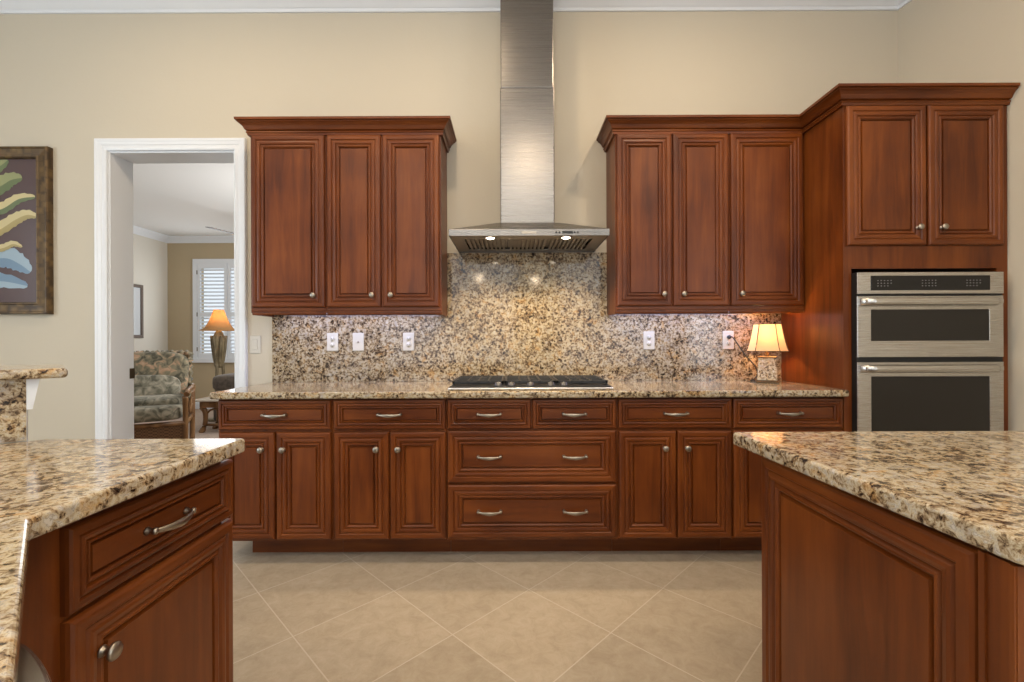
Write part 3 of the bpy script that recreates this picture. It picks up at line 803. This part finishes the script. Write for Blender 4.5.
B('light_bulb', MB().lathe([(0, 0), (0.012, 0.002), (0.013, 0.018), (0.024, 0.04), (0.022, 0.056), (0.010, 0.068), (0, 0.07)], c=(lx, ly, lz+0.215), n=14), bulb, tl)
sr = []
z0s, z1s = lz+0.193, lz+0.356
for i in range(9):
    t = i/8; hw = 0.112 - (0.112-0.074)*(t**0.72) ; sr.append((hw, z0s+(z1s-z0s)*t))
outer = [sq(hw, z, hw*0.42) for hw, z in sr]
sm = MB().loft(outer, smooth=False, cap=False)
B('lamp_shade', sm, cream_shade, tl)
rb = MB()
for k in range(8): rb.tube([Vector(r[k]) for r in outer], 0.0024, 6)
for ring in (outer[0], outer[-1]):
    rb.tube([Vector(p) for p in ring]+[Vector(ring[0])], 0.0022, 6)
B('shade_ribs', rb, dark_brass, tl)
ox = sx2(728.0)
cpts = [(ox, YS-0.012, 1.192), (ox, YS-0.035, 1.192), (ox+0.012, YS-0.045, 1.187), (ox+0.05, YS-0.05, 1.13), (ox+0.085, YS-0.055, 1.075), (ox+0.125, YS-0.06, 1.03), (ox+0.155, YS-0.06, 0.985),
        (ox+0.158, YS-0.06, 0.950), (ox+0.13, YS-0.07, 0.925), (ox+0.10, YS-0.085, 0.918), (ox+0.13, YS-0.10, 0.917), (lx-0.05, ly+0.05, 0.918)]
def smooth_path(p, n=5):
    p = [Vector(q) for q in p]; out = []
    for i in range(len(p)-1):
        p0 = p[max(i-1, 0)]; p1 = p[i]; p2 = p[i+1]; p3 = p[min(i+2, len(p)-1)]
        for k in range(n):
            t = k/n
            out.append(0.5*((2*p1)+(p2-p0)*t+(2*p0-5*p1+4*p2-p3)*t*t+(3*p1-p0-3*p2+p3)*t**3))
    return out+[p[-1]]
cm = MB().tube(smooth_path(cpts), 0.004, 8)
cord = B('cord', cm, slot_dark, tl)
B('plug', MB().lathe([(0, 0), (0.012, 0), (0.013, -0.012), (0.007, -0.022), (0, -0.022)], c=(ox, YS-0.009, 1.192), axis='y', n=12), slot_dark, tl)
l = bpy.data.lights.new('table_lamp_light', 'POINT'); l.energy = 6.0; l.color = (1.0, 0.62, 0.28); l.shadow_soft_size = 0.03
o = link(bpy.data.objects.new('table_lamp_light', l)); o.location = (lx, ly, lz+0.30)

# ------------------------------------------------------------------ island on the right
IX0 = 0.635; IY0, IY1 = 0.53, 1.323; IX1 = 2.05
isl = thing('island_cabinet', (1.3, 0.92, 0), 'cherry kitchen island base with a framed end panel, front right', 'island')
BX = 0.682; BY0, BY1 = 0.605, 1.25
B('body', MB().box(BX, IX1-0.06, BY0+0.002, BY1, 0.0, ZG0-0.001), wood_v, isl)
Mi = Matrix(((0, 1, 0, 0), (-1, 0, 0, 0), (0, 0, 1, 0), (0, 0, 0, 1)))   # local -Y -> -X, local x -> -Y
def to_left_face(mb): return mb.xf(Mi)
pm = MB().panel(-1.246, -0.668, 0.11, 0.866, 0.662, DOOR, 1.0, 1, 0, 0)
B('end_panel', to_left_face(pm), [wood_v, wood_h], isl)
po = MB()
po.box(BX-0.018, BX-0.0005, 0.612, 0.664, 0.10, 0.872)
for yy in (0.6165, 0.6555): po.box(BX-0.021, BX-0.018, yy-0.0035, yy+0.0035, 0.10, 0.872)
B('corner_post', po, wood_v, isl)
B('base_board', MB().box(BX-0.014, BX-0.0006, 0.60, 1.249, 0.0, 0.098), wood_h, isl)
R_ = 0.10
IXF = 0.622; IXN = 0.657
poly = [(IXF, IY1-0.010), (IXF+0.010, IY1), (IX1, IY1), (IX1, IY0)] + [(IXN+R_-R_*sin(a), IY0+R_-R_*cos(a)) for a in [pi/2*i/8 for i in range(9)]]
tag(B('island_countertop', MB().prism(poly, ZG0, ZG1), granite_island, bevel=0.013, seg=4),
    'polished granite slab topping the island, front right', 'countertop')

# ------------------------------------------------------------------ peninsula on the left
PX = -0.719; PC = -0.027    # inner edge x, and x+y of the diagonal edge
Mp = Matrix(((0, -1, 0, 0), (1, 0, 0, 0), (0, 0, 1, 0), (0, 0, 0, 1)))   # local -Y -> +X, local x -> +Y
pc = thing('peninsula_cabinet', (-1.05, 1.0, 0), 'cherry peninsula cabinet with one drawer over a door, front left', 'cabinet')
PF = -0.761; PFF = PF-0.019
PY1 = 1.245
B('body', MB().prism([(PFF, 0.705), (PFF, PY1), (-1.22, PY1), (-1.22, 1.18), (-1.12, 1.04)], 0.10, ZG0-0.001), wood_v, pc)
B('toe_kick', MB().prism([(PFF-0.07, 0.705), (PFF-0.07, PY1-0.02), (-1.2, PY1-0.02), (-1.1, 1.05)], 0.0, 0.0995), wood_h, pc)
d = front('drawer', pc, 0.800, 1.272, 0.700, 0.852, -PF, 0.62, 'h', Mp)
hardware('handle', d, (PF-0.008, 1.035, 0.776), pi/2)
d = front('door', pc, 0.800, 1.272, 0.134, 0.690, -PF, 1.0, 'v', Mp)
hardware('knob', d, (PF-0.001, 0.862, 0.600), pi/2)
# slab with the diagonal sink side
RA = Vector((-1.290, 1.234)); RDv = Vector((0.7071, 0.7071))
r0 = RA - RDv*1.05
poly = [(PX, PC-PX), (PX, 1.252), (PX-0.010, 1.262), (RA.x+0.030, 1.262), (RA.x+0.002, 1.234), (r0.x+0.004, r0.y), (-1.60, 0.02), (-0.64, -0.55), (-0.10, PC+0.10)]
tag(B('peninsula_countertop', MB().prism(poly, ZG0, ZG1), granite_island, bevel=0.013, seg=4),
    'polished granite peninsula slab in the left foreground with an angled corner', 'countertop')
# diagonal sink cabinet and the bowed stainless dishwasher in it
dirv = Vector((0.7071, -0.7071)); nv = Vector((0.7071, 0.7071))
fo = Vector((-0.79, 0.712))
def dp(s, off): p = fo + dirv*s + nv*off; return (p.x, p.y)
tag(B('sink_cabinet', MB().prism([dp(0.80, 0), dp(1.0, 0), dp(1.0, -0.5), dp(0.80, -0.5)], 0.0, ZG0-0.001), wood_v),
    'plain cherry end of the diagonal sink run at lower left', 'cabinet')
dw = thing('dishwasher', (*dp(0.48, -0.25), 0), 'stainless bow-fronted appliance under the angled counter, bottom left corner', 'dishwasher')
pts = [dp(0.435-0.315*cos(pi*i/28), 0.001 + 0.066*sin(pi*i/28)) for i in range(29)] + [dp(0.75, -0.03), dp(0.12, -0.03)]
B('door', MB().prism(pts, 0.12, 0.772), steel, dw, bevel=0.006)
B('body', MB().prism([dp(0.121, -0.031), dp(0.798, -0.031), dp(0.798, -0.40), dp(0.121, -0.40)], 0.0, 0.87), black, dw)

# raised breakfast bar behind the peninsula
def bp(s, off): p = RA + RDv*s + Vector((-0.7071, 0.7071))*off; return (p.x, p.y)
LEN = -1.05
struct('wall_half', MB().prism([bp(0, 0.021), bp(LEN, 0.021), bp(LEN, 0.15), bp(0, 0.15)], 0, 1.076), white_trim)
struct('trim_4', MB().add(*(lambda a, b_: ([(*bp(0.0005, 0.0), a), (*bp(0.012, -0.0), a), (*bp(0.012, 0.155), a), (*bp(0.0005, 0.155), a), (*bp(0.0005, 0.0), b_), (*bp(0.026, -0.004), b_), (*bp(0.026, 0.16), b_), (*bp(0.0005, 0.16), b_)],
       [(0,3,2,1),(4,5,6,7),(0,1,5,4),(1,2,6,5),(2,3,7,6),(3,0,4,7)]))(0.995, 1.076)), white_trim)
tag(B('bar_splash', MB().prism([bp(0, 0), bp(LEN, 0), bp(LEN, 0.020), bp(0, 0.020)], ZG1+0.0005, 1.076), granite_island),
    'upright granite splash piece rising from the peninsula to the raised bar', 'backsplash')
tag(B('bar_ledge', MB().prism([bp(0.080, -0.03), bp(LEN, -0.03), bp(LEN, 0.33), bp(0.080, 0.33)], 1.0765, 1.103), granite_island, bevel=0.010, seg=3),
    'raised granite bar ledge at the left edge of the photo', 'bar top')

# ------------------------------------------------------------------ framed picture on the wall
fx1, fx0, fz0, fz1 = -2.982, -3.92, 1.358, 2.437
pf = thing('framed_picture', ((fx0+fx1)/2, YW-0.02, fz0), 'large framed tropical leaf picture hanging left of the doorway', 'picture')
m, nt, b = mat('gilded_wood_frame'); gilt = m
v_ = coords(nt, (1, 1, 1), False)
br = N(nt, 'ShaderNodeTexVoronoi', Scale=22.0); br.distance = 'CHEBYCHEV'; nt.links.new(v_, br.inputs['Vector'])
r = ramp(nt, br.outputs['Distance'], [(0.1, (0.17, 0.105, 0.04)), (0.45, (0.10, 0.06, 0.024)), (0.7, (0.045, 0.026, 0.012))])
nt.links.new(r.outputs['Color'], b.inputs['Base Color']); P(b, rough=0.4, metal=0.25); bump(nt, b, br.outputs['Distance'], 0.4, 0.004)
frm = MB().panel(fx0, fx1, fz0, fz1, YW-0.045, [(0, 0.008), (0.006, 0.0), (0.014, 0.0), (0.020, 0.006), (0.072, 0.010), (0.078, 0.004), (0.086, 0.004), (0.092, 0.018), (0.092, 0.026)], 0.84, 0, 0, 0, 0.0445)
frm.f.pop(-2); frm.m.pop(-2); frm.s.pop(-2)
B('frame', frm, gilt, pf)
art = plain('dusky_mauve_paint', (0.085, 0.055, 0.060), 0.25, coat=0.5, coatr=0.03)
cvs = MB().box(fx0+0.076, fx1-0.076, YW-0.021, YW-0.0185, fz0+0.076, fz1-0.076); paints = [art]
leaf_n = [0]
def leaf(pts, wd):
    """a painted banana leaf: two halves either side of a curved midrib, lying on the canvas; pts in metres on the wall"""
    mid = smooth_path([(x, 0, z) for x, z in pts], 6); n = len(mid)-1; mb = MB(); rows = [[], [], []]
    y = YW-0.0213-0.0003*leaf_n[0]; leaf_n[0] += 1
    for i, p in enumerate(mid):
        d = (mid[min(i+1, n)]-mid[max(i-1, 0)]).normalized(); nx, nz = -d.z, d.x
        h = wd*(sin(pi*(0.06+0.92*i/n))**0.6)*(1+0.10*sin(i*2.3))
        for r, o in enumerate((h, 0, -h*0.8)):
            rows[r].append((min(max(p.x+nx*o, fx0+0.08), fx1-0.08), y, min(max(p.z+nz*o, fz0+0.08), fz1-0.08)))
    for a in range(2):
        mb.add(rows[a]+rows[a+1], [(i, n+1+i, n+2+i, i+1) for i in range(n)], a)
    return mb
ly1 = plain('pale_yellow_paint', (0.56, 0.48, 0.26), 0.3); ly2 = plain('ochre_leaf_paint', (0.36, 0.29, 0.12), 0.3)
lg1 = plain('green_leaf_paint', (0.13, 0.17, 0.08), 0.3); lg2 = plain('light_green_leaf_paint', (0.28, 0.30, 0.15), 0.3)
lb1 = plain('blue_reflection_paint', (0.15, 0.24, 0.34), 0.3); lb2 = plain('pale_blue_reflection_paint', (0.30, 0.40, 0.48), 0.3)  # shutter reflection in the picture glass, painted as blue leaf shapes
def pxy(px, py): return ((px-512)*(YW-0.02)/F, H-(py-1.9-341)*(YW-0.02)/F)
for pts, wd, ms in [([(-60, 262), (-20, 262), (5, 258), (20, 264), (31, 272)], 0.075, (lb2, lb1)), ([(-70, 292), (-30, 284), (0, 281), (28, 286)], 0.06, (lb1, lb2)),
                    ([(-70, 240), (-35, 205), (0, 187), (12, 180), (23, 178)], 0.062, (lg2, lg1)), ([(-50, 215), (-20, 180), (0, 167), (9, 160)], 0.045, (lg2, lg1)),
                    ([(-50, 240), (-15, 216), (5, 208), (20, 199), (36, 197)], 0.042, (ly1, lg1)), ([(-60, 250), (-20, 238), (0, 230), (16, 220), (28, 215), (38, 217)], 0.046, (ly1, ly2)),
                    ([(-60, 262), (-15, 252), (4, 248), (14, 244), (23, 247)], 0.026, (ly1, ly2))]:
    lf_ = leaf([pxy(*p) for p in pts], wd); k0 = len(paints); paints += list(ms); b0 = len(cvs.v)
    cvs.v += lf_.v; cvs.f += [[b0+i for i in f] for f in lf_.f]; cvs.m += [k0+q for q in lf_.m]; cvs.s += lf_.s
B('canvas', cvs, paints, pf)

# ------------------------------------------------------------------ sitting room furniture
# armchair
ac = thing('armchair', (-4.05, 5.115, 0), 'floral tufted armchair with a rattan frame seen through the doorway', 'armchair')
Mc = Matrix.Translation((-4.05, 5.115, 0)) @ Matrix.Rotation(radians(30), 4, 'Z')
fr = MB()
W2 = 0.41
for sx_ in (-1, 1):
    x = sx_*W2
    fr.tube(smooth_path([(x, -0.40, 0), (x, -0.42, 0.2), (x, -0.40, 0.42), (x, -0.44, 0.60)], 4), 0.026, 10)
    fr.tube(smooth_path([(x, 0.34, 0), (x, 0.36, 0.3), (x, 0.42, 0.62)], 4), 0.028, 10)
    fr.tube(smooth_path([(x*1.05, -0.52, 0.625), (x*1.05, -0.40, 0.645), (x, 0.0, 0.63), (x, 0.40, 0.65)], 4), [0.045]*1+[0.038]*12 if False else 0.027, 10)
    fr.tube([(x, -0.40, 0.30), (x, 0.36, 0.30)], 0.022, 8)
    fr.tube(smooth_path([(x, -0.38, 0.32), (x, -0.2, 0.55), (x, 0.05, 0.36), (x, 0.3, 0.58)], 4), 0.013, 8)
fr.tube([(-W2, -0.41, 0.31), (W2, -0.41, 0.31)], 0.026, 8); fr.tube([(-W2, -0.41, 0.12), (W2, -0.41, 0.12)], 0.022, 8)
fr.tube([(-W2, 0.37, 0.31), (W2, 0.37, 0.31)], 0.026, 8)
B('frame', fr.xf(Mc), rattan, ac)
cw = MB().box(-W2+0.02, W2-0.02, -0.415, -0.40, 0.14, 0.30)
m, nt, b = mat('woven_cane'); cane = m
wv = N(nt, 'ShaderNodeTexChecker', Scale=60.0); nt.links.new(coords(nt, (1, 1, 1), False), wv.inputs['Vector'])
wv.inputs['Color1'].default_value = (0.20, 0.10, 0.04, 1); wv.inputs['Color2'].default_value = (0.09, 0.04, 0.015, 1)
nt.links.new(wv.outputs['Color'], b.inputs['Base Color']); P(b, rough=0.5)
B('cane_apron', cw.xf(Mc), cane, ac)
B('seat_cushion', MB().blob((0, -0.04, 0.425), (0.39, 0.43, 0.085), 0.35).xf(Mc), floral_green, ac)
def tuft(x, y, z):
    q = 0.10*(cos(x*9)*cos(z*9))
    return (x*(1+0.05*z), y*(1+q)-(0.14*cos(x*8.5)*cos(z*8.0) if y < 0 else 0), z)
Mb = Mc @ Matrix.Translation((-0.02, 0.30, 0.73)) @ Matrix.Rotation(radians(-13), 4, 'X')
B('back_cushion', MB().blob((0, 0, 0), (0.40, 0.12, 0.33), 0.45, 40, 24, fn=tuft).xf(Mb), floral, ac)
ru = MB(); n = 70; ring = []
pts = []
for i in range(n+1):
    t = i/n
    if t < 0.25: q = (-0.40, -0.30+t/0.25*0.64)
    elif t < 0.75: q = (-0.40+(t-0.25)/0.5*0.80, 0.315)
    else: q = (0.40, 0.315-(t-0.75)/0.25*0.64)
    pts.append((q[0]*(1+0.025*(i % 2)), 0.02*sin(i*1.9), q[1]*(1+0.03*(i % 2))))
ru.tube(pts, [0.026+0.012*(i % 2) for i in range(n+1)], 7)
B('ruffle', ru.xf(Mb), floral, ac)
B('throw_pillow', MB().blob((0, 0, 0), (0.33, 0.09, 0.15), 0.6).xf(Mc @ Matrix.Translation((0.0, 0.03, 0.66)) @ Matrix.Rotation(radians(-30), 4, 'X')), floral_green, ac)
B('lumbar_cushion', MB().blob((0, 0, 0), (0.37, 0.20, 0.06), 0.45).xf(Mc @ Matrix.Translation((0.0, -0.12, 0.535)) @ Matrix.Rotation(radians(6), 4, 'X')), floral_green, ac)

# side table
st = thing('side_table', (-3.78, 6.17, 0), 'rattan side table with a pale stone top beyond the doorway', 'side table')
cream_stone = plain('pale_stone_top', (0.62, 0.56, 0.48), 0.12)
B('table_top', MB().box(-4.12, -3.47, 5.95, 6.40, 0.408, 0.433), cream_stone, st, bevel=0.008)
ap = MB().box(-4.04, -3.52, 6.0, 6.35, 0.325, 0.4075)
B('apron', ap, rattan, st, bevel=0.01)
for x in (-4.0, -3.56):
    for y in (6.04, 6.31):
        sgn = -1 if x < -3.78 else 1
        lg = MB().tube(smooth_path([(x+sgn*0.03, y, 0.33), (x-sgn*0.01, y, 0.27), (x-sgn*0.015, y, 0.17), (x+sgn*0.0, y, 0.08), (x+sgn*0.04, y, 0.0)], 5), [0.036-0.014*(i/20) + (0.012 if i > 16 else 0) for i in range(21)], 10)
        B('leg', lg, rattan, st)
sb = MB()
for yy in (6.04, 6.31): B('stretcher', MB().tube([(-4.0, yy, 0.10), (-3.56, yy, 0.10)], 0.018, 8), rattan, st)
sb.tube(smooth_path([(-4.0, 6.04, 0.20), (-3.92, 6.04, 0.29), (-3.78, 6.04, 0.315), (-3.64, 6.04, 0.29), (-3.56, 6.04, 0.20)], 4), 0.013, 8)
B('arched_brace', sb, rattan, st)
# ottoman
ot = thing('ottoman', (-3.72, 6.75, 0), 'dark brown padded stool just behind the rattan side table', 'ottoman')
B('cushion', MB().blob((-3.72, 6.75, 0.60), (0.50, 0.34, 0.125), 0.42).xf(Matrix.Identity(4)), brown_fabric, ot)
B('base', MB().box(-4.17, -3.27, 6.46, 7.04, 0.07, 0.48), brown_fabric, ot, bevel=0.04, seg=4)
for x in (-4.10, -3.34):
    for y in (6.52, 6.98): B('leg', MB().lathe([(0.025, 0), (0.035, 0.07), (0, 0.07)], c=(x, y, 0), n=12), rattan, ot)
# floor lamp
flx, fly = -4.425, 7.02
fl = thing('floor_lamp', (flx, fly, 0), 'lit amber-shaded floor lamp with a carved body beside the shuttered window', 'lamp')
bronze = wood('carved_bronze_wood', (20, 20, 6), (0.08, 0.06, 0.032), (0.18, 0.14, 0.08), (0.32, 0.26, 0.16), 0.45)
lb = MB()
lb.lathe([(0, 1.36), (0.03, 1.35), (0.055, 1.31), (0.078, 1.25), (0.083, 1.20), (0.078, 1.10), (0.066, 0.98), (0.056, 0.88), (0.05, 0.82), (0.05, 0.79), (0, 0.785)][::-1], c=(flx, fly, 0), n=20)
B('carved_body', lb, bronze, fl)
lf = MB()
for k in range(6):
    a = 2*pi*k/6+0.3; ca_, sa = cos(a), sin(a)
    pts = [(flx+ca_*r_, fly+sa*r_, z) for r_, z in ((0.042, 0.80), (0.060, 0.92), (0.078, 1.08), (0.093, 1.20), (0.103, 1.27))]
    lf.tube(smooth_path(pts, 4), [0.010+0.014*sin(pi*min(1, i/16*0.85+0.1)) for i in range(17)], 8)
B('carved_leaf', lf, bronze, fl)
for k in range(3):
    a = 2*pi*k/3 + 0.55; ca_, sa = cos(a), sin(a)
    B('leg', MB().tube(smooth_path([(flx+ca_*0.05, fly+sa*0.05, 0.86), (flx+ca_*0.06, fly+sa*0.06, 0.6), (flx+ca_*0.075, fly+sa*0.075, 0.3), (flx+ca_*0.10, fly+sa*0.10, 0.02)], 4), 0.022, 10), bronze, fl)
B('foot', MB().lathe([(0, 0), (0.16, 0), (0.16, 0.02), (0.13, 0.035), (0, 0.035)], c=(flx, fly, 0), n=24), bronze, fl)
sp_ = [(0.258 - 0.19*(i/10)**0.5, 1.345+0.315*i/10) for i in range(11)]
shm = MB().loft([[(flx+r_*cos(2*pi*k/28), fly+r_*sin(2*pi*k/28), z) for k in range(28)] for r_, z in sp_], smooth=True, cap=False)
B('lamp_shade', shm, amber_shade, fl)
B('stem', MB().lathe([(0.012, 1.33), (0.012, 1.46), (0, 1.46)], c=(flx, fly, 0), n=10), dark_brass, fl)
B('light_bulb', MB().lathe([(0.013, 1.46), (0.03, 1.50), (0.03, 1.53), (0.015, 1.56), (0, 1.565)], c=(flx, fly, 0), n=12), bulb, fl)
l = bpy.data.lights.new('floor_lamp_light', 'POINT'); l.energy = 7; l.color = (1.0, 0.62, 0.28); l.shadow_soft_size = 0.04
o = link(bpy.data.objects.new('floor_lamp_light', l)); o.location = (flx, fly, 1.53)
# ceiling fan
hx, hy, hz = -3.661, 6.674, 2.65
cf = thing('ceiling_fan', (hx, hy, LZ), 'dark-bladed ceiling fan in the room beyond the doorway', 'ceiling fan')
fan_dark = plain('fan_blade_brown', (0.05, 0.035, 0.028), 0.45)
B('motor', MB().lathe([(0, -0.07), (0.07, -0.065), (0.11, -0.02), (0.11, 0.05), (0.06, 0.09), (0.014, 0.10), (0.014, 0.34), (0.06, 0.345), (0.07, 0.379), (0, 0.379)], c=(hx, hy, hz), n=24), fan_dark, cf)
for an in (250.8, 10.8, 130.8):
    a = radians(an)
    bl = MB().prism([(0.10, -0.03), (0.25, -0.042), (0.70, -0.050), (0.75, -0.03), (0.75, 0.03), (0.70, 0.050), (0.25, 0.042), (0.10, 0.03)], -0.004, 0.004)
    bl.xf(Matrix.Translation((hx, hy, hz)) @ Matrix.Rotation(a, 4, 'Z') @ Matrix.Rotation(radians(-7), 4, 'X'))
    B('blade', bl, fan_dark, cf)
# small picture on the side wall
wp = thing('wall_picture', (LX+0.01, 7.2, 1.245), 'narrow brown-framed picture on the side wall above the armchair', 'picture')
Mw = Matrix(((0, -1, 0, 0), (1, 0, 0, 0), (0, 0, 1, 0), (0, 0, 0, 1)))
fm = MB().panel(6.85, 7.63, 1.245, 2.11, -(LX+0.03), [(0, 0.005), (0.006, 0), (0.045, 0.002), (0.05, 0.015)], 1.0, 0, 0, 0, 0.0295)
fm.f.pop(-2); fm.m.pop(-2); fm.s.pop(-2)
B('frame', fm.xf(Mw), plain('grey_brown_frame', (0.11, 0.075, 0.055), 0.5), wp)
B('print', MB().box(LX+0.004, LX+0.014, 6.89, 7.59, 1.29, 2.065), plain('pale_print_paper', (0.50, 0.52, 0.54), 0.3), wp)
